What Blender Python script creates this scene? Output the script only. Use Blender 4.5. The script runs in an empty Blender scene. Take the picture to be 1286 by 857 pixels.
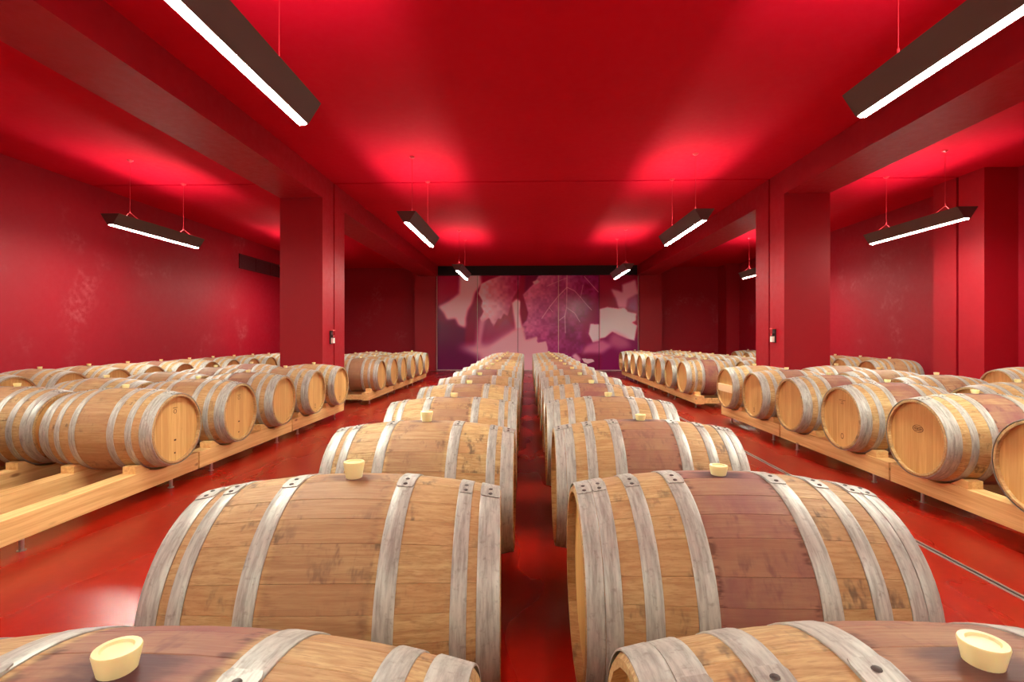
import bpy, math, random
import numpy as np
from mathutils import Vector

random.seed(7)
S = bpy.context.scene
COL = S.collection

# ------------------------------------------------------------------ camera
CAM_H = 1.47
cam_d = bpy.data.cameras.new('camera')
cam_d.sensor_width = 36.0
cam_d.lens = 605.0 / 1286.0 * 36.0
cam_d.shift_y = -5.1 / 1286.0
cam_d.clip_start = 0.02
cam = bpy.data.objects.new('camera', cam_d)
cam.location = (0, 0, CAM_H)
cam.rotation_euler = (math.pi / 2, 0, 0.031)
COL.objects.link(cam)
S.camera = cam

# ------------------------------------------------------------------ world, exposure
w = bpy.data.worlds.new('world')
w.use_nodes = True
w.node_tree.nodes['Background'].inputs[0].default_value = (0.0, 0.0, 0.0, 1)
w.node_tree.nodes['Background'].inputs[1].default_value = 0.0
S.world = w
S.view_settings.view_transform = 'Standard'
S.view_settings.look = 'None'
S.view_settings.gamma = 1.0
S.view_settings.use_curve_mapping = False
S.view_settings.exposure = 0.15
LAMP_DOWN = 250.0
LAMP_UP = 118.0
LAMP_SIDE = 19.0

# ------------------------------------------------------------------ helpers
class MB:
    """collects polygons; build() links them as one mesh object"""
    def __init__(s):
        s.v = []; s.f = []
    def poly(s, pts):
        n = len(s.v); s.v += [tuple(p) for p in pts]; s.f.append(tuple(range(n, n + len(pts)))); return s
    def box(s, x0, x1, y0, y1, z0, z1):
        n = len(s.v)
        s.v += [(x, y, z) for z in (z0, z1) for y in (y0, y1) for x in (x0, x1)]
        for q in ((0, 2, 3, 1), (4, 5, 7, 6), (0, 1, 5, 4), (2, 6, 7, 3), (0, 4, 6, 2), (1, 3, 7, 5)):
            s.f.append(tuple(n + i for i in q))
        return s
    def prism(s, prof, a0, a1, axis='x'):
        """prof = 2-D outline, extruded along axis from a0 to a1"""
        n = len(s.v); k = len(prof)
        def P(p, a):
            return {'x': (a, p[0], p[1]), 'y': (p[0], a, p[1]), 'z': (p[0], p[1], a)}[axis]
        s.v += [P(p, a0) for p in prof] + [P(p, a1) for p in prof]
        s.f.append(tuple(n + i for i in range(k))[::-1]); s.f.append(tuple(n + k + i for i in range(k)))
        for i in range(k):
            j = (i + 1) % k
            s.f.append((n + i, n + j, n + k + j, n + k + i))
        return s
    def lathe(s, prof, seg=24, axis='z', c=(0, 0, 0), cap0=True, cap1=True, a0=0.0):
        """prof = list of (axial, radius)"""
        n = len(s.v); k = len(prof)
        for (a, r) in prof:
            for i in range(seg):
                t = a0 + 2 * math.pi * i / seg
                u, w_ = r * math.cos(t), r * math.sin(t)
                p = (u, w_, a) if axis == 'z' else ((a, u, w_) if axis == 'x' else (w_, a, u))
                s.v.append((p[0] + c[0], p[1] + c[1], p[2] + c[2]))
        for m in range(k - 1):
            for i in range(seg):
                j = (i + 1) % seg
                s.f.append((n + m * seg + i, n + m * seg + j, n + (m + 1) * seg + j, n + (m + 1) * seg + i))
        if cap0: s.f.append(tuple(n + i for i in range(seg))[::-1])
        if cap1: s.f.append(tuple(n + (k - 1) * seg + i for i in range(seg)))
        return s
    def tube(s, p0, p1, r, seg=8):
        p0 = Vector(p0); p1 = Vector(p1); d = (p1 - p0).normalized()
        a = d.orthogonal().normalized(); b = d.cross(a)
        n = len(s.v)
        for p in (p0, p1):
            for i in range(seg):
                t = 2 * math.pi * i / seg
                s.v.append(tuple(p + a * (r * math.cos(t)) + b * (r * math.sin(t))))
        for i in range(seg):
            j = (i + 1) % seg
            s.f.append((n + i, n + j, n + seg + j, n + seg + i))
        s.f.append(tuple(n + i for i in range(seg))[::-1]); s.f.append(tuple(n + seg + i for i in range(seg)))
        return s
    def mesh(s, name, mat, smooth=False, angle=None):
        me = bpy.data.meshes.new(name)
        me.from_pydata(s.v, [], s.f)
        import bmesh
        bm = bmesh.new(); bm.from_mesh(me)
        bmesh.ops.recalc_face_normals(bm, faces=bm.faces)
        if smooth:
            for f in bm.faces: f.smooth = True
            lim = angle or math.radians(35)
            for e in bm.edges:
                e.smooth = len(e.link_faces) == 2 and e.calc_face_angle(0) < lim
        bm.to_mesh(me); bm.free()
        if mat: me.materials.append(mat)
        return me
    def build(s, name, mat, parent=None, smooth=False, loc=None):
        return link(name, s.mesh(name, mat, smooth), parent, loc)

def link(name, me, parent=None, loc=None):
    o = bpy.data.objects.new(name, me); COL.objects.link(o)
    if parent: o.parent = parent
    if loc: o.location = loc
    return o
def empty(name, loc, rz=0.0):
    o = bpy.data.objects.new(name, None); COL.objects.link(o)
    o.empty_display_size = 0.1
    o.location = loc; o.rotation_euler = (0, 0, rz)
    return o
def tag(o, label, cat, group=None):
    o['label'] = label; o['category'] = cat
    if group: o['group'] = group
    return o
def struct(o, label=None):
    o['kind'] = 'structure'
    if label: o['label'] = label
    return o
def children_map():
    m = {}
    for o in COL.objects:
        if o.parent: m.setdefault(o.parent.name, []).append(o)
    return m
def copy_tree(o, kids, parent=None):
    c = o.copy(); COL.objects.link(c)
    if parent: c.parent = parent
    for ch in kids.get(o.name, []): copy_tree(ch, kids, c)
    return c
def srgb(r, g, b):
    def f(c):
        c /= 255.0
        return c / 12.92 if c <= 0.04045 else ((c + 0.055) / 1.055) ** 2.4
    return (f(r), f(g), f(b), 1.0)

# ------------------------------------------------------------------ materials
class NT:
    def __init__(s, name):
        s.m = bpy.data.materials.new(name); s.m.use_nodes = True
        s.t = s.m.node_tree; s.b = s.t.nodes['Principled BSDF']
    def n(s, typ, **kw):
        nd = s.t.nodes.new(typ)
        for k, v in kw.items():
            if k.startswith('i_'):
                key = k[2:]; key = int(key) if key.isdigit() else key
                s.set(nd, key, v)
            else: setattr(nd, k, v)
        return nd
    def set(s, nd, key, v):
        if hasattr(v, 'is_output'): s.t.links.new(v, nd.inputs[key])
        else: nd.inputs[key].default_value = v
    def math(s, op, a, b=None, c=None, clamp=False):
        nd = s.t.nodes.new('ShaderNodeMath'); nd.operation = op; nd.use_clamp = clamp
        for i, v in enumerate((a, b, c)):
            if v is not None: s.set(nd, i, v)
        return nd.outputs[0]
    def mix(s, fac, a, b, mode='MIX'):
        nd = s.t.nodes.new('ShaderNodeMix'); nd.data_type = 'RGBA'; nd.blend_type = mode
        s.set(nd, 0, fac); s.set(nd, 6, a); s.set(nd, 7, b); return nd.outputs[2]
    def ramp(s, fac, lo, hi, a=0.0, b=1.0):
        nd = s.t.nodes.new('ShaderNodeMapRange'); nd.interpolation_type = 'SMOOTHSTEP'
        s.set(nd, 0, fac); s.set(nd, 1, lo); s.set(nd, 2, hi); s.set(nd, 3, a); s.set(nd, 4, b)
        return nd.outputs[0]
    def noise(s, vec, scale=1.0, detail=4.0, rough=0.55, dist=0.0):
        nd = s.n('ShaderNodeTexNoise'); s.set(nd, 'Vector', vec)
        nd.inputs['Scale'].default_value = scale; nd.inputs['Detail'].default_value = detail
        nd.inputs['Roughness'].default_value = rough; nd.inputs['Distortion'].default_value = dist
        return nd.outputs[0]
    def vmul(s, vec, k):
        nd = s.n('ShaderNodeVectorMath', operation='MULTIPLY'); s.set(nd, 0, vec); s.set(nd, 1, k); return nd.outputs[0]
    def vadd(s, vec, k):
        nd = s.n('ShaderNodeVectorMath', operation='ADD'); s.set(nd, 0, vec); s.set(nd, 1, k); return nd.outputs[0]
    def bump(s, h, strength, dist=0.01):
        nd = s.n('ShaderNodeBump'); s.set(nd, 'Height', h)
        nd.inputs['Strength'].default_value = strength; nd.inputs['Distance'].default_value = dist
        s.t.links.new(nd.outputs[0], s.b.inputs['Normal'])
    def out(s, key, v): s.set(s.b, key, v)

def plain(name, col, rough=0.5, metal=0.0, spec=0.5):
    t = NT(name); t.out('Base Color', col); t.out('Roughness', rough); t.out('Metallic', metal)
    t.out('Specular IOR Level', spec)
    return t.m

def mat_emit(name, strength, col=(0.93, 1.0, 0.86, 1)):
    t = NT(name)
    t.out('Base Color', (0.9, 0.9, 0.88, 1)); t.out('Emission Color', col); t.out('Emission Strength', strength)
    return t.m

def mat_paint(name, col, rough=0.5, spec=0.5, pale_mix=0.06, pale=(0.62, 0.20, 0.22, 1)):
    t = NT(name)
    g = t.n('ShaderNodeNewGeometry').outputs['Position']
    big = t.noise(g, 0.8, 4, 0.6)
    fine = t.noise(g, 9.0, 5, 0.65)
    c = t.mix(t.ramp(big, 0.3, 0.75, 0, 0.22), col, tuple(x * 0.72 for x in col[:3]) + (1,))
    c = t.mix(t.math('MULTIPLY', t.ramp(big, 0.52, 0.72), t.ramp(fine, 0.35, 0.75, 0, pale_mix)), c, pale)  # random pale mottling mixed into the paint colour
    t.out('Base Color', c)
    t.out('Roughness', t.ramp(fine, 0.2, 0.8, rough - 0.06, rough + 0.08))
    t.out('Specular IOR Level', spec)
    t.bump(t.noise(g, 40.0, 4, 0.6), 0.12, 0.004)
    return t.m

def mat_floor():
    t = NT('red_epoxy_floor')
    g = t.n('ShaderNodeNewGeometry').outputs['Position']
    big = t.noise(t.vmul(g, (1.0, 0.35, 1.0)), 1.1, 3, 0.5)
    c = t.mix(t.ramp(big, 0.3, 0.7), srgb(158, 17, 4), srgb(128, 8, 3))
    fine = t.noise(g, 14.0, 4, 0.6)
    c = t.mix(t.ramp(fine, 0.4, 0.8, 0, 0.25), c, srgb(176, 34, 12))
    t.out('Base Color', c)
    t.out('Roughness', t.ramp(big, 0.3, 0.75, 0.25, 0.31))
    t.out('Specular IOR Level', 0.55)
    return t.m

def mat_oak(name, per_object_stave):
    """oak stave wood; object colour = (wine stain, bung stain, tone, purple share)"""
    t = NT(name)
    tc = t.n('ShaderNodeTexCoord'); P = tc.outputs['Object']
    oi = t.n('ShaderNodeObjectInfo')
    sep = t.n('ShaderNodeSeparateXYZ'); t.set(sep, 0, P)
    X, Y, Z = sep.outputs
    oc = t.n('ShaderNodeSeparateColor'); t.set(oc, 0, oi.outputs['Color'])
    stain_k, bung_k, tone = oc.outputs
    purple = oi.outputs['Alpha']
    cmb = t.n('ShaderNodeCombineXYZ')
    r = t.math('MULTIPLY', oi.outputs['Random'], 37.0)
    for i in range(3): t.set(cmb, i, r)
    Q = t.vadd(P, cmb.outputs[0])
    if per_object_stave: sid = oi.outputs['Random']
    else:
        ang = t.math('ARCTAN2', Y, Z)
        k = t.math('FLOOR', t.math('MULTIPLY', ang, 26 / (2 * math.pi)))
        wn = t.n('ShaderNodeTexWhiteNoise', noise_dimensions='1D'); t.set(wn, 'W', t.math('ADD', k, r)); sid = wn.outputs[0]
    grain = t.noise(t.vmul(Q, (4.0, 90.0, 90.0)), 1.0, 5, 0.6, 0.3)
    pore = t.noise(t.vmul(Q, (16.0, 260.0, 260.0)), 1.0, 3, 0.6)
    blotch = t.noise(t.vmul(Q, (5.0, 6.0, 6.0)), 1.0, 4, 0.6)
    c = t.mix(t.ramp(grain, 0.3, 0.72), srgb(216, 188, 134), srgb(172, 134, 84))
    c = t.mix(t.ramp(pore, 0.5, 0.72, 0, 0.55), c, srgb(122, 88, 58))
    c = t.mix(t.ramp(blotch, 0.45, 0.75, 0, 0.55), c, srgb(160, 118, 80))
    c = t.mix(t.math('MULTIPLY', sid, 0.38), c, srgb(176, 122, 72))
    c = t.mix(t.math('MULTIPLY', tone, 0.8), c, srgb(164, 116, 82))
    # dark handling marks
    mk = t.noise(t.vmul(Q, (22.0, 9.0, 9.0)), 1.0, 3, 0.7)
    mk2 = t.noise(t.vmul(Q, (2.6, 3.0, 3.0)), 1.0, 2, 0.5)
    c = t.mix(t.math('MULTIPLY', t.ramp(mk, 0.50, 0.68), t.ramp(mk2, 0.47, 0.62, 0, 0.7)), c, srgb(74, 60, 52))
    # wine stain between the bilge hoops
    ax = t.math('ABSOLUTE', X)
    edge = t.noise(t.vmul(Q, (10.0, 28.0, 28.0)), 1.0, 3, 0.7)
    axn = t.math('ADD', ax, t.math('MULTIPLY', t.math('SUBTRACT', edge, 0.5), 0.03))
    band = t.ramp(axn, 0.124, 0.142, 1.0, 0.0)
    var = t.ramp(t.noise(t.vmul(Q, (6.0, 3.5, 3.5)), 1.0, 4, 0.6), 0.25, 0.7, 0.55, 1.0)
    sc = t.mix(purple, srgb(152, 112, 80), srgb(138, 82, 80))
    c = t.mix(t.math('MULTIPLY', t.math('MULTIPLY', band, var), stain_k), c, sc)
    rim = t.math('MULTIPLY', t.ramp(axn, 0.108, 0.126), t.ramp(axn, 0.134, 0.150, 1.0, 0.0))
    c = t.mix(t.math('MULTIPLY', t.math('MULTIPLY', rim, t.ramp(edge, 0.48, 0.62, 0, 0.7)), stain_k), c, srgb(74, 34, 30))
    # spill around the bung
    d = t.math('SQRT', t.math('ADD', t.math('POWER', t.math('MULTIPLY', X, 0.75), 2.0),
                              t.math('ADD', t.math('POWER', Y, 2.0), t.math('POWER', t.math('SUBTRACT', Z, 0.377), 2.0))))
    dn = t.math('ADD', d, t.math('MULTIPLY', t.math('SUBTRACT', edge, 0.5), 0.07))
    c = t.mix(t.math('MULTIPLY', t.ramp(dn, 0.03, 0.085, 0.85, 0.0), bung_k), c, srgb(64, 26, 44))
    t.out('Base Color', c)
    t.out('Roughness', 0.62); t.out('Specular IOR Level', 0.35)
    t.bump(grain, 0.25, 0.004)
    return t.m

def mat_head_oak(name='head_oak'):
    t = NT(name)
    P = t.n('ShaderNodeTexCoord').outputs['Object']
    oi = t.n('ShaderNodeObjectInfo')
    cmb = t.n('ShaderNodeCombineXYZ')
    r = t.math('MULTIPLY', oi.outputs['Random'], 31.0)
    for i in range(3): t.set(cmb, i, r)
    Q = t.vadd(P, cmb.outputs[0])
    grain = t.noise(t.vmul(Q, (40.0, 55.0, 3.0)), 1.0, 4, 0.6, 0.2)
    sep = t.n('ShaderNodeSeparateXYZ'); t.set(sep, 0, P)
    k = t.math('FLOOR', t.math('MULTIPLY', sep.outputs[1], 11.5))
    wn = t.n('ShaderNodeTexWhiteNoise', noise_dimensions='1D'); t.set(wn, 'W', t.math('ADD', k, r))
    c = t.mix(t.ramp(grain, 0.2, 0.8), srgb(232, 190, 122), srgb(204, 154, 88))
    c = t.mix(t.math('MULTIPLY', wn.outputs[0], 0.7), c, srgb(196, 144, 84))
    sp = t.noise(t.vmul(Q, (9.0, 9.0, 5.0)), 1.0, 3, 0.7)
    c = t.mix(t.ramp(sp, 0.70, 0.76, 0, 0.4), c, srgb(120, 78, 44))
    t.out('Base Color', c); t.out('Roughness', 0.55); t.out('Specular IOR Level', 0.35)
    t.bump(grain, 0.15, 0.003)
    return t.m

def mat_pine():
    t = NT('pine_timber')
    P = t.n('ShaderNodeTexCoord').outputs['Object']
    oi = t.n('ShaderNodeObjectInfo')
    cmb = t.n('ShaderNodeCombineXYZ')
    r = t.math('MULTIPLY', oi.outputs['Random'], 23.0)
    for i in range(3): t.set(cmb, i, r)
    Q = t.vadd(P, cmb.outputs[0])
    rings = t.noise(t.vmul(Q, (26.0, 0.9, 26.0)), 1.0, 4, 0.55, 0.6)
    fib = t.noise(t.vmul(Q, (120.0, 4.0, 120.0)), 1.0, 3, 0.6)
    c = t.mix(t.ramp(rings, 0.35, 0.72, 0, 0.75), srgb(240, 198, 134), srgb(208, 148, 86))
    c = t.mix(t.ramp(fib, 0.4, 0.75, 0, 0.3), c, srgb(196, 138, 82))
    kn = t.n('ShaderNodeTexVoronoi'); t.set(kn, 'Vector', t.vmul(Q, (7.0, 2.6, 7.0))); kn.inputs['Scale'].default_value = 1.0
    c = t.mix(t.ramp(kn.outputs[0], 0.05, 0.16, 0.75, 0.0), c, srgb(128, 72, 36))
    t.out('Base Color', c); t.out('Roughness', 0.6); t.out('Specular IOR Level', 0.3)
    t.bump(rings, 0.08, 0.003)
    return t.m

def mat_galv():
    t = NT('galvanised_steel')
    P = t.n('ShaderNodeTexCoord').outputs['Object']
    oi = t.n('ShaderNodeObjectInfo')
    cmb = t.n('ShaderNodeCombineXYZ')
    r = t.math('MULTIPLY', oi.outputs['Random'], 19.0)
    for i in range(3): t.set(cmb, i, r)
    Q = t.vadd(P, cmb.outputs[0])
    a = t.noise(t.vmul(Q, (90.0, 10.0, 10.0)), 1.0, 4, 0.65)
    b = t.noise(Q, 55.0, 3, 0.6)
    c = t.mix(t.ramp(a, 0.3, 0.75), srgb(194, 192, 182), srgb(150, 144, 136))
    c = t.mix(t.ramp(b, 0.55, 0.75, 0, 0.5), c, srgb(128, 116, 108))
    t.out('Base Color', c); t.out('Metallic', 0.3)
    t.out('Roughness', t.ramp(a, 0.2, 0.8, 0.42, 0.58))
    t.bump(a, 0.15, 0.002)
    return t.m

M = {
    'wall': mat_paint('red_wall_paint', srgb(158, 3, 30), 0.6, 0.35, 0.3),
    'ceil': mat_paint('red_ceiling_paint', srgb(200, 0, 36), 0.85, 0.15, 0.0),
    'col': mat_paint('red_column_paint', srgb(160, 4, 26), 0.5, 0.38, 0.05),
    'joint': plain('joint_filler', srgb(60, 4, 10), 0.8),
    'floor': mat_floor(),
    'oak_stave': mat_oak('oak_stave_wood', True),
    'oak_body': mat_oak('oak_body_wood', False),
    'head': mat_head_oak(),
    'pine': mat_pine(),
    'galv': mat_galv(),
    'rivet': plain('dark_rivet', srgb(92, 84, 80), 0.5, 0.6),
    'steel': plain('brushed_steel', srgb(188, 182, 176), 0.35, 0.8),
    'drainslot': plain('drain_slot', srgb(26, 12, 10), 0.6),
    'black': plain('black_soffit', srgb(14, 10, 10), 0.7),
    'housing': plain('lamp_housing', srgb(92, 74, 70), 0.5, 0.2),
    'cable': plain('red_cable', srgb(196, 30, 44), 0.5),
    'down': mat_emit('lamp_diffuser_light', LAMP_DOWN),
    'up': mat_emit('lamp_uplight', LAMP_UP),
    'side': mat_emit('lamp_side_glow', LAMP_SIDE),
    'brand': plain('burnt_brand', srgb(86, 50, 22), 0.8),
    'pale_board': plain('pale_board', srgb(250, 226, 176), 0.6),
    'white': plain('white_plastic', srgb(236, 228, 218), 0.45),
    'pink': plain('pink_plastic', srgb(224, 96, 92), 0.45),
    'darkgrey': plain('dark_plastic', srgb(58, 40, 40), 0.5),
    'vent': plain('dark_red_grille', srgb(70, 8, 16), 0.6),
    'frame': plain('pale_frame', srgb(222, 190, 186), 0.4, 0.2),
}
def mat_bung():
    t = NT('silicone_bung')
    t.out('Base Color', srgb(250, 234, 172)); t.out('Roughness', 0.4)
    t.out('Subsurface Weight', 0.35); t.out('Subsurface Radius', (0.02, 0.014, 0.006)); t.out('Subsurface Scale', 0.5)
    return t.m
M['bung'] = mat_bung()

# ------------------------------------------------------------------ room shell
XL, XR, YN, YB, ZC = -8.86, 8.92, -6.0, 21.15, CAM_H + 3.09
JY = 9.58; JG = 0.026                    # the movement joint across ceiling, beams and columns
ZB = CAM_H + 2.648                        # underside of beams
def slab(name, x0, x1, y0, y1, z0, z1, mat, parent=None):
    return MB().box(x0, x1, y0, y1, z0, z1).build(name, mat, parent)
struct(slab('floor', XL - .3, XR + .3, YN - .3, YB + .6, -0.2, 0.0, M['floor']), 'glossy red epoxy floor')
ceil = MB(); ceil.box(XL - .3, XR + .3, YN - .3, JY - JG, ZC, ZC + .12); ceil.box(XL - .3, XR + .3, JY + JG, YB + .6, ZC, ZC + .12)
ceil = struct(ceil.build('ceiling', M['ceil']), 'red painted ceiling split by a dark joint')
slab('joint_strip', XL - .3, XR + .3, JY - .1, JY + .1, ZC + .121, ZC + .16, M['joint'], ceil)
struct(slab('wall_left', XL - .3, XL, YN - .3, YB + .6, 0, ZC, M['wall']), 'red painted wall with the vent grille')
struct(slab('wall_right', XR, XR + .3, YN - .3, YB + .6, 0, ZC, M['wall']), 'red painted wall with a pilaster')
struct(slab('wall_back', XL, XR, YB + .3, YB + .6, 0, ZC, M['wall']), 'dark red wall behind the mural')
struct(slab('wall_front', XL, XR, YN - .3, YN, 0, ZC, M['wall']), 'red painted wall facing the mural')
def split_column(name, x0, x1, label, top):
    c = MB(); c.box(x0, x1, 9.03, JY - JG, 0, top)
    o = struct(c.build(name, M['col']), label)
    slab('column_half', x0, x1, JY + JG, 10.13, 0, top, M['col'], o)
    slab('joint_strip', x0 + .05, x1 - .05, JY - JG, JY + JG, 0, top, M['joint'], o)
    return o
split_column('column_left', -4.70, -3.88, 'square red column on the vent grille side', ZB)
split_column('column_right', 4.74, 5.57, 'square red column on the drain side', ZB)
split_column('pilaster_right', 8.32, XR, 'red wall pilaster', ZC)
for nm, x0, x1 in (('beam_left', -4.70, -3.88), ('beam_right', 4.74, 5.57)):
    b = struct(slab(nm, x0, x1, YN, JY - JG, ZB, ZC, M['col']), 'red ceiling beam carried by the column')
    slab('beam_half', x0, x1, JY + JG, YB - .25, ZB, ZC, M['col'], b)
    slab('joint_strip', x0 + .05, x1 - .05, JY - JG, JY + JG, ZB + .02, ZC, M['joint'], b)
struct(slab('pilaster_back_left', -4.90, -3.985, YB - .25, YB + .3, 0, ZC, M['col']), 'red pilaster beside the mural')
struct(slab('pilaster_back_right', 4.86, 5.80, YB - .25, YB + .3, 0, ZC, M['col']), 'red pilaster beside the mural')
struct(slab('pilaster_corner', 8.40, XR, YB - .6, YB + .3, 0, ZC, M['col']), 'red corner pilaster')
struct(slab('trim_1', -3.985, 4.86, YB - .28, YB + .3, CAM_H + 2.70, ZC, M['black']), 'black soffit above the mural')

# floor drain: two steel edges and a dark slot
DX = 2.79
dr = empty('slot_drain', (DX, 7.0, 0.0)); tag(dr, 'narrow steel slot drain running along the red floor', 'drain')
MB().box(-.008, .008, -13, 13.5, 0.0, 0.0015).build('slot', M['drainslot'], dr)
for sx in (-1, 1):
    MB().box(sx * .018 - .008, sx * .018 + .008, -13, 13.5, 0.0, 0.004).build('steel_edge', M['steel'], dr)

# ------------------------------------------------------------------ mural of leaves on sliding panels
def A(*pts): return [(545 + x / 6.59, 340 + y / 6.59) for x, y in pts]
def B(*pts): return [(672 + x / 6.59, 340 + y / 6.59) for x, y in pts]
MX0, MX1, MZ0, MZ1 = -3.965, 4.84, 0.03, CAM_H + 2.70
def inside(px, py, poly):
    r = np.zeros(px.shape, bool); n = len(poly)
    for i in range(n):
        x0, y0 = poly[i]; x1, y1 = poly[(i + 1) % n]
        if y0 == y1: continue
        cnd = ((y0 > py) != (y1 > py)) & (px < (x1 - x0) * (py - y0) / (y1 - y0) + x0)
        r ^= cnd
    return r
def vnoise(px, py, sc, seed):
    rs = np.random.RandomState(seed); g = rs.rand(80, 80)
    x = px / sc; y = py / sc
    xi = np.floor(x).astype(int) % 79; yi = np.floor(y).astype(int) % 79
    fx = x - np.floor(x); fy = y - np.floor(y); fx = fx * fx * (3 - 2 * fx); fy = fy * fy * (3 - 2 * fy)
    return (g[yi, xi] * (1 - fx) + g[yi, xi + 1] * fx) * (1 - fy) + (g[yi + 1, xi] * (1 - fx) + g[yi + 1, xi + 1] * fx) * fy
def blur(a, k):
    for _ in range(2):
        for ax in (0, 1):
            p = np.concatenate([np.repeat(np.take(a, [0], ax), k, ax), a, np.repeat(np.take(a, [-1], ax), k, ax)], ax)
            cs = np.cumsum(p, ax); z = np.zeros_like(np.take(cs, [0], ax)); cs = np.concatenate([z, cs], ax)
            n = a.shape[ax]
            a = (np.take(cs, range(2 * k + 1, 2 * k + 1 + n), ax) - np.take(cs, range(0, n), ax)) / (2 * k + 1)
    return a
def seg_mask(px, py, pts, w_):
    m = np.zeros(px.shape)
    for (x0, y0), (x1, y1) in zip(pts[:-1], pts[1:]):
        dx, dy = x1 - x0, y1 - y0; L2 = dx * dx + dy * dy
        t = np.clip(((px - x0) * dx + (py - y0) * dy) / L2, 0, 1)
        d = np.hypot(px - x0 - t * dx, py - y0 - t * dy)
        m = np.maximum(m, np.clip(1.4 - d / w_, 0, 1))
    return m
NXM, NZM = 500, 232
gx, gy = np.meshgrid(np.linspace(549, 801, NXM), np.linspace(346, 466, NZM))
img = np.zeros((NZM, NXM, 3)); img[:] = (112, 8, 52)
def paint(mask, col, soft=0):
    m = mask.astype(float)
    if soft: m = blur(m, soft)
    c = np.asarray(col, float)
    global img
    img = img * (1 - m[..., None]) + c * m[..., None]
paint(inside(gx, gy, A((20, 420), (280, 480), (360, 640), (360, 860), (20, 860))), (92, 6, 50), 8)
paint(inside(gx, gy, A((20, 30), (215, 30), (212, 190), (20, 300))), (150, 12, 50), 4)
paint(inside(gx, gy, A((260, 330), (360, 150), (420, 170), (470, 600), (260, 640))), (122, 6, 46), 3)
paint(inside(gx, gy, A((380, 30), (760, 30), (740, 480), (560, 560), (400, 420))), (138, 6, 46), 2)
paint(inside(gx, gy, A((215, 30), (385, 30), (398, 110), (345, 180), (320, 270), (285, 330), (268, 400), (265, 480), (205, 455), (180, 400), (110, 410), (80, 350), (36, 300), (130, 250), (212, 190))), (228, 152, 150), 3)
g2 = np.clip((gx - 607) / 42, 0, 1)[..., None]
leaf2 = np.array((226, 150, 150.)) * (1 - g2) + np.array((158, 36, 74.)) * g2 + (vnoise(gx, gy, 3.5, 2) - .5)[..., None] * np.array((30, 34, 30))
paint(inside(gx, gy, A((395, 110), (470, 70), (560, 40), (720, 40), (705, 150), (660, 230), (640, 290), (615, 380), (582, 360), (560, 405), (535, 400), (495, 475), (460, 395), (400, 440), (385, 400), (415, 340), (395, 300), (405, 250), (370, 190))), leaf2, 1)
paint(inside(gx, gy, A((380, 400), (440, 400), (410, 540), (400, 640), (350, 640))), (196, 108, 122), 5)
paint(inside(gx, gy, A((440, 400), (520, 480), (600, 400), (680, 480), (560, 580), (400, 620))), (140, 30, 68), 4)
paint(inside(gx, gy, A((200, 640), (470, 610), (690, 485), (760, 470), (750, 520), (765, 585), (890, 540), (960, 560), (960, 880), (400, 880), (380, 720))), (206, 122, 130), 8)
paint(inside(gx, gy, A((470, 640), (690, 485), (760, 470), (750, 520), (765, 585), (890, 540), (1000, 560), (1000, 880), (480, 880))), (212, 130, 134), 4)
paint(inside(gx, gy, A((650, 270), (690, 235), (730, 260), (715, 350), (735, 480), (680, 490))), (222, 152, 150), 2)
paint(inside(gx, gy, A((720, 225), (760, 250), (790, 360), (770, 415), (735, 418), (722, 340))), (128, 4, 44), 1)
# large leaf
gl = np.clip((gx - 655) / 90 + (gy - 346) / 240, 0, 1)[..., None]
leaf3 = np.array((206, 112, 130.)) * (1 - gl) + np.array((128, 16, 74.)) * gl + (vnoise(gx, gy, 2.6, 3) - .5)[..., None] * np.array((30, 26, 28)) + (vnoise(gx, gy, 9, 5) - .5)[..., None] * np.array((36, 26, 26))
big = A((740, 200), (820, 120), (850, 80), (870, 40)) + B((530, 30), (530, 395), (520, 450), (460, 440), (440, 520), (470, 635), (410, 625), (385, 690), (340, 690), (300, 740), (110, 740), (108, 640), (95, 590), (30, 605), (20, 590), (25, 550)) + A((860, 550), (800, 562), (762, 582), (770, 520), (745, 512), (772, 468), (728, 462), (770, 415), (785, 360), (765, 280))
paint(inside(gx, gy, big), leaf3, 1)
paint(inside(gx, gy, B((470, 300), (530, 200), (530, 450), (465, 440), (420, 520), (465, 630), (380, 600), (400, 450))), (126, 6, 62), 4)
paint(inside(gx, gy, A((820, 95), (860, 75), (880, 95), (840, 120))), (226, 150, 150), 1)
for ln, wd in (([(268, 40), (265, 310), (250, 380), (255, 520)], .55), ([(268, 140), (195, 215), (120, 310), (60, 400)], .55), ([(268, 140), (330, 170), (380, 225), (420, 275), (470, 330)], .5),
               ([(265, 310), (330, 355), (375, 430)], .4), ([(250, 380), (205, 415)], .4), ([(122, 312), (150, 345)], .35), ([(410, 50), (525, 180)], .4), ([(268, 60), (100, 130)], .3), ([(380, 225), (400, 120)], .3)):
    paint(seg_mask(gx, gy, B(*ln), wd) * .6, (226, 160, 170))
# right-hand part
paint(inside(gx, gy, B((535, 30), (860, 30), (860, 860), (535, 860))), (140, 4, 42), 0)
paint(inside(gx, gy, B((535, 560), (700, 500), (860, 560), (860, 860), (535, 860))), (118, 8, 62), 5)
paint(inside(gx, gy, B((630, 155), (690, 170), (722, 185), (720, 120), (830, 80), (850, 200), (770, 240), (755, 310), (690, 310), (665, 230), (645, 195))), (202, 124, 138), 2)
paint(inside(gx, gy, B((770, 240), (850, 200), (850, 350), (760, 320))), (140, 40, 90), 4)
paint(inside(gx, gy, B((535, 322), (600, 305), (685, 318), (740, 310), (770, 345), (835, 360), (830, 420), (800, 435), (842, 460), (820, 585), (760, 570), (690, 540), (640, 512), (580, 560), (535, 570))), (228, 168, 162), 1)
paint(inside(gx, gy, B((460, 445), (535, 450), (535, 590), (480, 602), (445, 530))), (228, 164, 160), 1)
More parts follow.
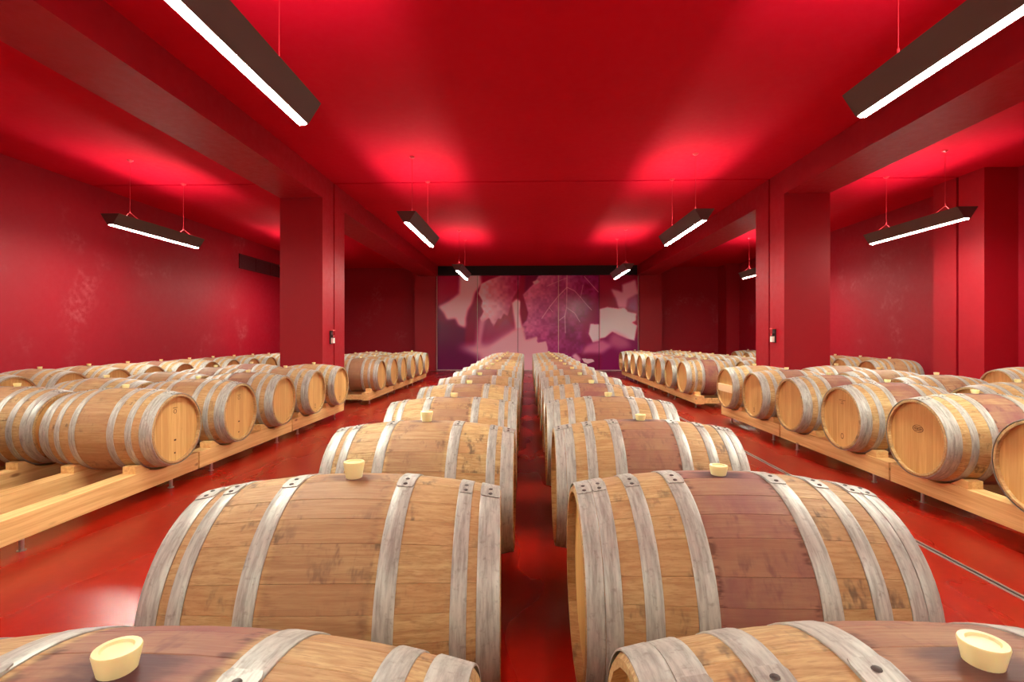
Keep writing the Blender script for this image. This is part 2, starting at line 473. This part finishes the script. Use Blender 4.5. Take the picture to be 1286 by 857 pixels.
paint(inside(gx, gy, B((640, 512), (760, 570), (800, 640), (700, 660), (600, 620))), (168, 66, 96), 6)
paint(inside(gx, gy, B((385, 700), (415, 635), (480, 600), (560, 580), (640, 630), (560, 690), (450, 690))), (184, 84, 112), 4)
paint(inside(gx, gy, B((305, 715), (340, 690), (385, 740), (360, 780))), (206, 120, 134), 2)
paint(inside(gx, gy, B((390, 735), (480, 742), (492, 760), (440, 778), (408, 765))), (216, 140, 144), 0)
img = np.clip(img * np.array((1.25, 1.5, 1.58)), 0, 253) / 255.0
lin = np.where(img <= 0.04045, img / 12.92, ((img + 0.055) / 1.055) ** 2.4)

tm = NT('printed_leaf_panel')
at = tm.n('ShaderNodeAttribute', attribute_name='print'); tm.out('Base Color', at.outputs['Color'])
tm.out('Roughness', 0.25); tm.out('Specular IOR Level', 0.5)
mural = empty('mural_screen', ((MX0 + MX1) / 2, YB, 0))
tag(mural, 'wide printed screen of red and pink vine leaves at the end of the cellar', 'mural')
cuts = [0.0, (600 - 549) / 252, (651 - 549) / 252, (702 - 549) / 252, (752.5 - 549) / 252, 1.0]
MC = (MX0 + MX1) / 2
for k in range(5):
    i0 = int(round(cuts[k] * (NXM - 1))); i1 = int(round(cuts[k + 1] * (NXM - 1)))
    nx = i1 - i0 + 1
    fr = np.linspace(cuts[k], cuts[k + 1], nx)
    xs = MX0 + (MX1 - MX0) * fr - MC
    xs[0] += .012; xs[-1] -= .012
    zs = np.linspace(MZ1, MZ0, NZM)
    st = 1
    zi = list(range(0, NZM, st)) + ([NZM - 1] if (NZM - 1) % st else [])
    xi = list(range(0, nx, st)) + ([nx - 1] if (nx - 1) % st else [])
    vs = [(xs[a], 0.0, zs[b]) for b in zi for a in xi]
    cols = [tuple(lin[b, i0 + a]) + (1.0,) for b in zi for a in xi]
    W = len(xi); Hh = len(zi)
    fs = [(b * W + a, (b + 1) * W + a, (b + 1) * W + a + 1, b * W + a + 1) for b in range(Hh - 1) for a in range(W - 1)]
    # back and edges give the panel its thickness
    n = len(vs); x0, x1 = xs[0], xs[-1]
    vs += [(x0, .03, zs[-1]), (x1, .03, zs[-1]), (x1, .03, zs[0]), (x0, .03, zs[0])]
    cols += [(0.1, 0.01, 0.03, 1)] * 4
    tl, tr, bl, br = 0, W - 1, (Hh - 1) * W, Hh * W - 1
    fs += [(n, n + 3, n + 2, n + 1), tuple([n + 3] + [b * W for b in range(Hh)] [::1] + [n]), tuple([n + 1] + [b * W + W - 1 for b in range(Hh - 1, -1, -1)] + [n + 2]),
           tuple([n + 2] + list(range(W - 1, -1, -1)) + [n + 3]), tuple([n] + [(Hh - 1) * W + a for a in range(W)] + [n + 1])]
    me = bpy.data.meshes.new('panel'); me.from_pydata(vs, [], fs)
    ca = me.attributes.new('print', 'FLOAT_COLOR', 'POINT')
    ca.data.foreach_set('color', np.array(cols, dtype=np.float32).ravel())
    me.materials.append(tm.m)
    link('panel', me, mural)
for fx, wd, mt in ((MX0 - .008, .035, 'frame'), (MX1 + .006, .035, 'frame'), (MX0 + (MX1 - MX0) * cuts[3], .028, 'frame'), (MX0 + (MX1 - MX0) * cuts[1], .02, 'galv')):
    MB().box(fx - MC - wd / 2, fx - MC + wd / 2, -.012, .03, MZ0, MZ1).build('edge_strip', M[mt], mural)
MB().box(MX0 - MC, MX1 - MC, -.02, .03, 0.0, .028).build('bottom_rail', M['frame'], mural)
MB().box(MX0 - MC, MX1 - MC, .04, .06, 0.0, MZ1).build('backing_board', M['joint'], mural)

# ------------------------------------------------------------------ vent grille and column devices
v = empty('vent_grille', (XL, 15.9, CAM_H + 2.12)); tag(v, 'dark red louvred vent grille high on the wall', 'vent')
fm = MB(); fm.box(0, .03, -1.35, 1.35, 0, .04); fm.box(0, .03, -1.35, 1.35, .41, .45)
for yy in (-1.35, -.45, .43, 1.31): fm.box(0, .03, yy, yy + .04, .04, .41)
fm.build('frame', M['vent'], v)
for k in range(7):
    z = .06 + k * .05
    MB().prism([(0.004, z), (0.012, z), (0.028, z + .035), (0.02, z + .035)], -1.31, 1.31, 'y').build('slat', M['vent'], v)
MB().box(.0, .003, -1.33, 1.33, .02, .43).build('back_plate', M['vent'], v)
def device(x, y, z, sx, label):
    d = empty('wall_call_point', (x, y, z)); tag(d, label, 'call point')
    MB().box(min(0, sx * .03), max(0, sx * .03), -.045, .045, -.13, .13).build('back_plate', M['darkgrey'], d)
    MB().box(min(sx * .03, sx * .075), max(sx * .03, sx * .075), -.04, .04, -.115, -.01).build('white_box', M['white'], d)
    MB().box(min(sx * .03, sx * .06), max(sx * .03, sx * .06), -.035, .035, 0.0, .05).build('button_box', M['darkgrey'], d)
    MB().lathe([(0, .018), (.012, .016)], 12, 'x', (sx * .06 - (0.012 if sx < 0 else 0), 0, .025)).build('push_button', M['pink'], d)
    MB().box(min(sx * .02, sx * .08), max(sx * .02, sx * .08), -.06, .05, .13, .15).build('hood', M['pink'], d)
device(-3.88, 9.40, CAM_H - .01, 1, 'small white wall box with pink hood on the column by the drainless aisle')
device(4.74, 9.36, CAM_H + .02, -1, 'small white wall box with pink hood on the column facing the slot drain')

# ------------------------------------------------------------------ lamps
LZ = CAM_H + 1.87
def make_lamp():
    r = empty('pendant_lamp', (0, 0, LZ))
    L = 1.06; W = .160; H = .185; wb = .042
    h = MB()
    prof_out = [(-wb, 0.0), (wb, 0.0), (W, H), (W - .012, H), (wb - .006, .03), (-wb + .006, .03), (-W + .012, H), (-W, H)]
    for side in (1, -1):      # two sloping sides
        h.prism([(side * wb, 0), (side * W, H), (side * (W - .01), H), (side * (wb - .006), .012)], -L, L, 'y')
    h.prism([(-wb, 0.006), (wb, 0.006), (wb, .022), (-wb, .022)], -L, L, 'y')
    for e in (-1, 1):
        h.prism([(-wb, 0), (wb, 0), (W, H), (-W, H)], e * L - .006, e * L + .006, 'y')
    h.build('housing', M['housing'], r)
    MB().prism([(-wb + .004, 0.004), (-wb * .55, -.010), (wb * .55, -.010), (wb - .004, 0.004)], -L + .01, L - .01, 'y').build('diffuser', M['down'], r)
    MB().prism([(-.028, .024), (.028, .024), (.028, .032), (-.028, .032)], -L + .30, L - .30, 'y').build('uplight_tube', M['up'], r)
    for sd in (-1, 1):        # baffles that narrow the upward beam, and the side tubes outside them
        MB().prism([(sd * .044, .022), (sd * .048, .022), (sd * .108, H - .005), (sd * .104, H - .005)], -L + .01, L - .01, 'y').build('baffle', M['housing'], r)
        MB().prism([(sd * .112, H - .014), (sd * .140, H - .014), (sd * .140, H - .004), (sd * .112, H - .004)], -L + .05, L - .05, 'y').build('side_tube', M['side'], r)
    for e in (-1, 1):
        MB().prism([(-.044, .024), (.044, .024), (.102, H - .006), (-.102, H - .006)], e * (L - .22) - .004, e * (L - .22) + .004, 'y').build('baffle_end', M['housing'], r)
    for e in (-1, 1):
        y = e * .655
        b = MB()
        b.tube((-W + .005, y, H - .004), (0, y, H + .12), .004); b.tube((W - .005, y, H - .004), (0, y, H + .12), .004)
        b.tube((0, y, H + .11), (0, y, H + .15), .009)
        b.build('bracket', M['cable'], r)
        MB().tube((0, y, H + .13), (0, y, 3.09 - 1.87), .0035, 6).build('suspension_cable', M['cable'], r)
        MB().lathe([(3.09 - 1.87 - .03, .02), (3.09 - 1.87 - .012, .045), (3.09 - 1.87, .05)], 14, 'z', (0, y, 0)).build('ceiling_cap', M['cable'], r)
    return r
lamp0 = make_lamp(); kids = children_map()
rown = {-6.93: 'in the bay by the vent wall', -1.97: 'over the aisle without drain', 2.84: 'over the slot drain aisle', 6.93: 'in the bay by the pilaster'}
coln = {-2.63: 'farthest from the mural', 3.12: 'third from the mural', 8.86: 'level with the columns', 14.6: 'nearest the mural'}
first = True
for lx in rown:
    for ly in coln:
        o = lamp0 if first else copy_tree(lamp0, kids); first = False
        o.location = (lx, ly, LZ)
        tag(o, 'hanging strip lamp ' + rown[lx] + ', ' + coln[ly], 'lamp', 'pendant strip lamps')

# ------------------------------------------------------------------ barrels
HL, RB, RE = 0.4675, 0.377, 0.325        # half length, belly radius, end radius
CZ = 0.615                               # axis height above the floor
def rad(x): return RB - (RB - RE) * (x / HL) ** 2
NS = 26
ws = [random.choice((0.85, 1.0, 1.15)) for _ in range(NS)]
while True:
    ws = [random.choice((0.85, 1.0, 1.15)) for _ in range(NS)]
    if abs(sum(ws) - NS) < 1e-6: break
ws[0] = ws[0]
STEP = 2 * math.pi / NS
AXS = [-HL, -HL + .012] + [-HL + .012 + (2 * HL - .024) * i / 12 for i in range(1, 12)] + [HL - .012, HL]
def stave_mesh(wk):
    half = STEP * wk / 2 - 0.0007
    m = MB()
    ths = [-half, -half + .005, 0, half - .005, half]
    for i, x in enumerate(AXS):
        r = rad(x); tip = .012 if i in (0, len(AXS) - 1) else 0.0
        for j, t in enumerate(ths):
            rr = r - tip - (.0009 if j in (0, 4) else 0)
            m.v.append((x, rr * math.sin(t), rr * math.cos(t)))
        for t in (half, -half):
            m.v.append((x, (r - .026) * math.sin(t), (r - .026) * math.cos(t)))
    n = 7
    for i in range(len(AXS) - 1):
        for j in range(n):
            k = (j + 1) % n
            m.f.append((i * n + j, i * n + k, (i + 1) * n + k, (i + 1) * n + j))
    m.f.append(tuple(range(n))); m.f.append(tuple((len(AXS) - 1) * n + j for j in range(n)))
    return m.mesh('stave', M['oak_stave'], True, math.radians(28))
STAVES = {k: stave_mesh(k) for k in (0.85, 1.0, 1.15)}
def body_mesh():
    m = MB(); n = 0; th = []
    a = -STEP * ws[0] / 2
    for wk in ws:
        hw = STEP * wk
        th += [(a, -.0016), (a + .008, 0), (a + hw / 2, 0), (a + hw - .008, 0)]
        a += hw
    rings = [(-HL + .045, -.026), (-HL, -.024), (-HL, -.010)] + [(x, 0.0) for x in AXS[1:-1]] + [(HL, -.010), (HL, -.024), (HL - .045, -.026)]
    for (x, dr_) in rings:
        for (t, g) in th:
            r = rad(x) + dr_ + g
            m.v.append((x, r * math.sin(t), r * math.cos(t)))
    k = len(th)
    for i in range(len(rings) - 1):
        for j in range(k):
            q = (j + 1) % k
            m.f.append((i * k + j, i * k + q, (i + 1) * k + q, (i + 1) * k + j))
    return m.mesh('body', M['oak_body'], True, math.radians(30))
BODY = body_mesh()
def hoop_mesh(x0, x1, jit=0.0):
    m = MB()
    pr = [(x0, rad(x0) - .001), (x0, rad(x0) + .0022), (x0 + .002, rad(x0) + .0032), (x1 - .002, rad(x1) + .0032), (x1, rad(x1) + .0022), (x1, rad(x1) - .001)]
    m.lathe(pr, 64, 'x', cap0=False, cap1=False)
    return m.mesh('hoop', M['galv'], True, math.radians(50))
def tab_mesh(x0, x1, t0, t1):
    """overlapping riveted end of a hoop, angles measured from the top"""
    m = MB(); N = 6
    for i in range(N + 1):
        t = t0 + (t1 - t0) * i / N
        e = .004 if i in (0, N) else .0
        for (x, h) in ((x0 + e, .0028), (x0 + e, .0062), (x1 - e, .0062), (x1 - e, .0028)):
            r = rad((x0 + x1) / 2) * 0 + rad(x) + h
            m.v.append((x, r * math.sin(t), r * math.cos(t)))
    for i in range(N):
        for j in range(4):
            k = (j + 1) % 4
            m.f.append((i * 4 + j, i * 4 + k, i * 4 + 4 + k, i * 4 + 4 + j))
    m.f.append((0, 1, 2, 3)); m.f.append(tuple(N * 4 + j for j in range(4)))
    return m.mesh('overlap_tab', M['galv'], True, math.radians(40))
def rivet_mesh():
    return MB().lathe([(0, .0072), (.002, .0062), (.0034, .003)], 10, 'z').mesh('rivet', M['rivet'], True, math.radians(70))
RIVET = rivet_mesh()
HOOPS_A = [(.405, HL - .002), (.338, .380), (.148, .200)]                     # three hoops each side
HOOPS_B = [(.418, HL - .002), (.372, .4165), (.268, .316), (.130, .184)]      # four hoops each side
def mirrored(h): return [(-b, -a) for a, b in h] + [(a, b) for a, b in h]
HM = {k: [(h, hoop_mesh(*h), tab_mesh(h[0], h[1], -.20, .02)) for h in mirrored(H)] for k, H in (('A', HOOPS_A), ('B', HOOPS_B))}
def head_board_meshes():
    out = []; rh = RE - .018; N = 8; wdt = 2 * rh / N
    for i in range(N):
        y0 = -rh + i * wdt + .0006; y1 = -rh + (i + 1) * wdt - .0006
        ys = [y0 + (y1 - y0) * k / 4 for k in range(5)]
        top = [(y, math.sqrt(max(rh * rh - y * y, 1e-6))) for y in ys]
        prof = [(y, z) for y, z in top] + [(y, -z) for y, z in reversed(top)]
        m = MB(); m.prism(prof, -.009, .009, 'x')
        out.append(m.mesh('head_board', M['head']))
    return out
HEADB = head_board_meshes()
HEADM = MB().lathe([(-.009, RE - .018), (.009, RE - .018)], 40, 'x').mesh('head', M['head'])
BUNG = MB().lathe([(-.012, .022), (0.0, .0235), (.028, .029), (.031, .028), (.0315, .020), (.028, .018)], 24, 'z').mesh('bung', M['bung'], True, math.radians(50))
BUNG_T = MB().lathe([(-.012, .0225), (0.0, .025), (.05, .033), (.054, .0315), (.0545, .024), (.05, .022)], 24, 'z').mesh('bung', M['bung'], True, math.radians(50))

def make_barrel(kind, near, tall_bung=False):
    r = empty('barrel', (0, 0, 0))
    c = (0, 0, RB)
    if near:
        a = -STEP * ws[0] / 2
        for wk in ws:
            t = a + STEP * wk / 2; a += STEP * wk
            s = link('stave', STAVES[wk], r, c); s.rotation_euler = (-t, 0, 0)
            s['top'] = 1.0 if abs(math.atan2(math.sin(t), math.cos(t))) < .05 else 0.0
    else:
        link('body', BODY, r, c)
    for e in (-1, 1):
        for me in (HEADB if near else [HEADM]):
            link(me.name.split('.')[0], me, r, (e * (HL - .04), 0, RB))
    for (h, me, tb) in HM[kind]:
        ho = link('hoop', me, r, c)
        if near:
            t_ = link('overlap_tab', tb, ho)
            xm = (h[0] + h[1]) / 2
            for tt in (-.155, -.05):
                rv = link('rivet', RIVET, ho, (xm, (rad(xm) + .006) * math.sin(tt), (rad(xm) + .006) * math.cos(tt)))
                rv.rotation_euler = (-tt, 0, 0)
    link('bung', BUNG_T if tall_bung else BUNG, r, (0, 0, 2 * RB))
    return r
# ------------------------------------------------------------------ racks
def make_rack(p, slots=(1, -1)):
    r = empty('barrel_rack', (0, 0, 0))
    bx = .2775; bw = .07; z0, z1 = .105, .272; hl = p - .012
    nr = rad(bx - bw) + .008
    def beam_profile():
        pts = [(-hl, z0), (hl, z0), (hl, z1)]
        for yc in [k * p / 2 for k in slots]:
            hw = math.sqrt(nr * nr - (CZ - z1) ** 2)
            for i in range(9):
                y = hw - 2 * hw * i / 8
                pts.append((yc + y, CZ - math.sqrt(nr * nr - y * y)))
        pts.append((-hl, z1))
        return pts
    for s in (-1, 1):
        m = MB(); m.prism(beam_profile(), s * bx - bw, s * bx + bw, 'x'); m.build('beam', M['pine'], r)
        for fy in (-1, 1):
            MB().lathe([(0, .026), (.006, .026), (.0061, .015), (z0, .015)], 12, 'z', (s * bx, fy * (p - .30), 0)).build('foot', M['steel'], r)
        for yc in [k * p / 2 for k in slots]:
            for d in (-1, 1):
                R_ = rad(bx) + .008
                pr = [(yc + d * y, z) for y, z in ((.150, z1), (.300, z1), (.300, z1 + .062), (.245, CZ - math.sqrt(R_ * R_ - .245 ** 2) - .003), (.2, CZ - math.sqrt(R_ * R_ - .2 ** 2) - .001), (.150, CZ - math.sqrt(R_ * R_ - .15 ** 2) - .001))]
                MB().prism(pr, s * bx - .055, s * bx + .062, 'x').build('wedge', M['pine'], r)
    for fy in (-1, 1):
        y = fy * (hl - .05)
        MB().box(-bx + bw, bx - bw, y - .035, y + .035, .12, .225).build('crossbar', M['pine'], r)
    return r

PS, PM = 0.995, 1.10
proto = {}
def rot_ok(): pass
ORD = ['first', 'second', 'third', 'fourth', 'fifth', 'sixth', 'seventh', 'eighth', 'ninth', 'tenth', 'eleventh', 'twelfth', 'thirteenth', 'fourteenth', 'fifteenth', 'sixteenth']
for key in (('A', True, False), ('A', True, True), ('B', True, False), ('A', False, False), ('B', False, False)):
    proto[key] = make_barrel(*key)
rack_s = make_rack(PS); rack_e = make_rack(PS, ()); rack_h = make_rack(PS, (1,)); rack_m = make_rack(PM); rack_w = make_rack(.80)
kids = children_map()
used = set()
def place(root, loc, rz):
    if root.name not in used:
        used.add(root.name); o = root
    else: o = copy_tree(root, kids)
    o.location = loc; o.rotation_euler = (0, 0, rz)
    return o
def descend(o):
    """parts of a placed thing (fresh list)"""
    return [c for c in KM.get(o.name, [])]
BARRELS = []
rnd = random.Random(11)
def barrel(x, y, kind, near, stain, tone, purple, label, group, rz=0.0, dz=0.0, tall=False):
    o = place(proto[(kind, near, tall)], (x, y, CZ - RB + dz), rz)
    tag(o, label, 'barrel', group)
    BARRELS.append((o, stain, tone, purple, near))
    return o
def stainword(s, p):
    if s > .75 and p > .6: return 'purple-stained'
    if s > .45: return 'brown-stained'
    return 'clean pale'

# central rows
NM = 14
MIDL = dict(x=-.589, y1=1.625); MIDR = dict(x=.659, y1=1.70)
STL = [(.9, .35, .9), (.45, .35, .25), (.55, .15, .3), (.8, .25, .35), (.9, .1, .5), (.85, .3, .6), (1., .2, .8), (.5, .1, .4)]
STR = [(.8, .15, .75), (1., .45, .9), (.95, .3, .65), (.8, .25, .3), (1., .3, 1.), (.5, .1, .4), (.8, .3, .6), (.9, .2, .8)]
jl = [(0, 0, 0), (0, 0, .05), (.02, 0, 0), (.01, 0, .01), (0, 0, -.01)]
for side, (D, ST, kind) in (('l', (MIDL, STL, 'A')), ('r', (MIDR, STR, 'B'))):
    for i in range(NM):
        st = ST[i] if i < len(ST) else (rnd.uniform(.2, 1), rnd.uniform(.0, .5), rnd.uniform(.2, .9))
        y = D['y1'] + (i - 1) * PM
        if i == 0: y += .15 if side == 'l' else .13
        dx, dy, rz = (jl[i] if side == 'l' and i < len(jl) else (rnd.uniform(-.012, .012), 0, rnd.uniform(-.012, .012)))
        near = i < 5
        row = 'central row away from the drain' if side == 'l' else 'central row on the drain side'
        lab = '%s oak barrel, %s from the mural in the %s' % (stainword(st[0], st[2]), ORD[NM - 1 - i], row)
        ob = barrel(D['x'] + dx, y + dy, kind, near, st[0], st[1], st[2], lab, 'central barrels', rz, tall=(side == 'l' and i in (1, 2)))
        ob.scale = (1.07, 1, 1)
    for k in range(NM // 2):
        y = D['y1'] + (2 * k - .5) * PM
        o = place(rack_m, (D['x'], y, 0), 0)
        tag(o, 'low pine rack under central barrels, %s from the mural, %s' % (ORD[NM // 2 - 1 - k], 'drainless side' if side == 'l' else 'drain side'), 'rack', 'central barrel racks')

# side rows: (x centre, y of first barrel, count, direction text)
def side_row(x, ys, labels, group, kind='B', near_n=0, stain=None, tone=None, dz=0.0):
    for i, y in enumerate(ys):
        s = stain(i) if callable(stain) else (rnd.uniform(.2, 1), rnd.uniform(0, .4), rnd.uniform(.3, 1))
        barrel(x + rnd.uniform(-.012, .012), y, kind, i < near_n, s[0], s[1], s[2], '%s oak barrel, %s' % (stainword(s[0], s[2]), labels(i)), group, rnd.uniform(-.015, .015) + (math.pi if x < 0 and rnd.random() < .0 else 0), dz)
def racks(x, y0, n, p, text, kinds=()):
    for k in range(n):
        o = place(kinds[k] if k < len(kinds) else rack_s, (x, y0 + k * 2 * p, 0), 0)
        tag(o, 'low pine barrel rack, %s %s' % (ORD[k], text), 'rack', 'side barrel racks')
# aisle row, vent side
LX = -3.282 - HL
Y1 = 4.397
sl = [(.35, .35, .3), (.5, .25, .4), (.7, .3, .6), (.55, .15, .6), (.35, .1, .3)]
side_row(LX, [Y1 + i * PS for i in range(5)], lambda i: '%s before the column, aisle rack row opposite the drain' % ORD[4 - i], 'aisle rack barrels opposite the drain', 'B', 3, lambda i: sl[i])
racks(LX, Y1 - PS * 2.5, 4, PS, 'from the front, aisle row opposite the drain', (rack_e, rack_h))
Y2 = 10.72
side_row(LX, [Y2 + i * .98 for i in range(6)], lambda i: '%s past the column, aisle rack row opposite the drain' % ORD[i], 'aisle rack barrels opposite the drain', 'B', 0, lambda i: (.9, .7, .35) if i == 0 else (rnd.uniform(.1, .6), rnd.uniform(0, .3), .4))
racks(LX, Y2 + .5 * PS, 3, PS, 'past the column in the aisle row opposite the drain')
# second row, vent side
L2 = -4.45 - HL
side_row(L2, [Y1 + .1 + i * PS for i in range(-1, 5)], lambda i: '%s before the column, second rack row on the vent side' % ORD[5 - i], 'second row barrels on the vent side', 'B', 2)
racks(L2, Y1 - PS * 2.4, 4, PS, 'from the front, second row on the vent side')
side_row(L2, [Y2 + i * .98 for i in range(6)], lambda i: '%s past the column, second rack row on the vent side' % ORD[i], 'second row barrels on the vent side', 'B', 0)
racks(L2, Y2 + .5 * PS, 3, PS, 'past the column in the second row on the vent side')
# wall row, vent side
L3 = -6.83 - HL
side_row(L3, [5.4 + i * .80 for i in range(12)], lambda i: '%s from the cellar front in the row by the vent wall' % ORD[i], 'vent wall barrels', 'B', 0)
for k in range(6):
    o = place(rack_w, (L3, 5.8 + k * 1.6, 0), 0); tag(o, 'low pine barrel rack, %s from the cellar front by the vent wall' % ORD[k], 'rack', 'side barrel racks')
# aisle row, drain side
RX = 3.327 + HL
YR = 4.193
sr = [(.9, .1, .9), (.9, .0, 1.), (.95, .1, 1.), (.95, .1, 1.), (.8, .05, .9), (.4, .0, .7)]
side_row(RX, [YR + i * PS for i in range(-1, 5)], lambda i: '%s before the column, aisle rack row beside the drain' % ORD[5 - i], 'aisle rack barrels beside the drain', 'B', 4, lambda i: sr[i])
racks(RX, YR - PS * .5, 3, PS, 'from the front, aisle row beside the drain')
YR2 = 10.35
side_row(RX, [YR2 + i * .965 for i in range(8)], lambda i: '%s past the column, aisle rack row beside the drain' % ORD[i], 'aisle rack barrels beside the drain', 'B', 0, lambda i: (1., .0, 1.) if i == 0 else (rnd.uniform(.1, 1), .0, 1.))
racks(RX, YR2 + .5 * PS, 4, PS * .975, 'past the column in the aisle row beside the drain')
R2 = 4.70 + HL
side_row(R2, [YR + .05 + i * PS for i in range(0, 5)], lambda i: '%s before the column, second rack row on the drain side' % ORD[4 - i], 'second row barrels on the drain side', 'B', 0)
racks(R2, YR - PS * .45, 3, PS, 'from the front, second row on the drain side')
side_row(R2, [YR2 + .32 + i * .965 for i in range(8)], lambda i: '%s past the column, second rack row on the drain side' % ORD[i], 'second row barrels on the drain side', 'B', 0)
racks(R2, YR2 + .32 + .5 * PS, 4, PS * .975, 'past the column in the second row on the drain side')
R3 = 7.55 + HL
side_row(R3, [7.95, 10.9, 11.85, 12.8, 14.9, 15.85, 16.8, 17.75], lambda i: '%s from the cellar front in the row by the pilaster wall' % ORD[i], 'pilaster wall barrels', 'B', 0)
for k, y in enumerate((7.95 - PS / 2, 10.9 + PS / 2, 13.3, 15.35, 17.35)):
    o = place(rack_s, (R3, y, 0), 0); tag(o, 'low pine barrel rack, %s from the cellar front by the pilaster wall' % ORD[k], 'rack', 'side barrel racks')

# drop prototypes that were never placed
for key, r_ in proto.items():
    if r_.name not in used:
        for c1 in kids.get(r_.name, []):
            for c2 in kids.get(c1.name, []): bpy.data.objects.remove(c2)
            bpy.data.objects.remove(c1)
        bpy.data.objects.remove(r_)

# wood colours of every barrel
KM = children_map()
for (o, st, tone, pu, near) in BARRELS:
    for c in KM.get(o.name, []):
        nm = c.name.split('.')[0]
        if nm == 'stave':
            top = c.get('top', 0.0)
            c.color = (min(1, max(0, st + rnd.uniform(-.15, .1))), top * (0.4 + .6 * st), min(1, max(0, tone + rnd.uniform(-.12, .15))), pu)
            if 'top' in c: del c['top']
        elif nm == 'body':
            c.color = (st, .4 + .6 * st, tone, pu)

# brand marks and braces on heads
def find(label_part):
    for (o, *_r) in BARRELS:
        if label_part in o['label']: return o
def on_head(o, e, name, m, mat):
    ob = m.build(name, mat, o, loc=(e * (HL - .04 + .0096), 0, RB)); return ob
def ring(ry, rz, cy, cz, th, seg=36):
    m = MB()
    for k in (0, 1):
        for i in range(seg):
            t = 2 * math.pi * i / seg
            for sc in (1.0, 1.0 - th / ry):
                m.v.append((k * .001 * 1.0, cy + ry * sc * math.cos(t), cz + rz * sc * math.sin(t)))
    for i in range(seg):
        j = (i + 1) % seg
        a, b, c, d = 2 * i, 2 * i + 1, 2 * j + 1, 2 * j
        m.f.append((a, b, c, d)); q = 2 * seg
        m.f.append((a + q, d + q, c + q, b + q)); m.f.append((a, d, d + q, a + q)); m.f.append((b, b + q, c + q, c))
    return m
def flip(m):
    m.v = [(-x, y, z) for x, y, z in m.v]; return m
def stamp(o, e, pieces):
    for m in pieces:
        on_head(o, e, 'brand_mark', flip(m) if e < 0 else m, M['brand'])
def bar(y0, y1, z0, z1): return MB().box(0, .001, y0, y1, z0, z1)
stamp(find('fifth before the column, aisle rack row beside'), -1, [ring(.056, .032, 0.0, .075, .006), bar(-.036, .036, .085, .09), bar(-.042, -.012, .071, .078), bar(-.006, .012, .069, .079), bar(.018, .04, .071, .078), bar(-.03, .03, .058, .063)])
stamp(find('fourth before the column, aisle rack row beside'), -1, [ring(.022, .03, .0, -.19, .005), bar(-.05, .05, .185, .189), bar(-.022, .022, .15, .155), bar(-.012, .012, .168, .173)])
for lb in ('fifth before the column, aisle rack row opposite', 'fourth before the column, aisle rack row opposite'):
    stamp(find(lb), 1, [ring(.02, .02, 0, .16, .004), bar(-.03, .03, .19, .195), bar(-.014, .014, -.115, -.1), bar(-.012, .006, -.235, -.22)])
for lb, e in (('second before the column, aisle rack row opposite', 1), ('first before the column, aisle rack row opposite', 1), ('second before the column, aisle rack row beside', -1)):
    stamp(find(lb), e, [ring(.012, .02, 0, -.20, .004), bar(-.01, .008, -.25, -.232)])
for lb in ('first before the column, aisle rack row beside', 'eighth past the column, aisle rack row beside'):
    o = find(lb)
    on_head(o, -1, 'head_brace', MB().box(-.02, 0, -.285, .285, -.06, .06), M['pale_board'])
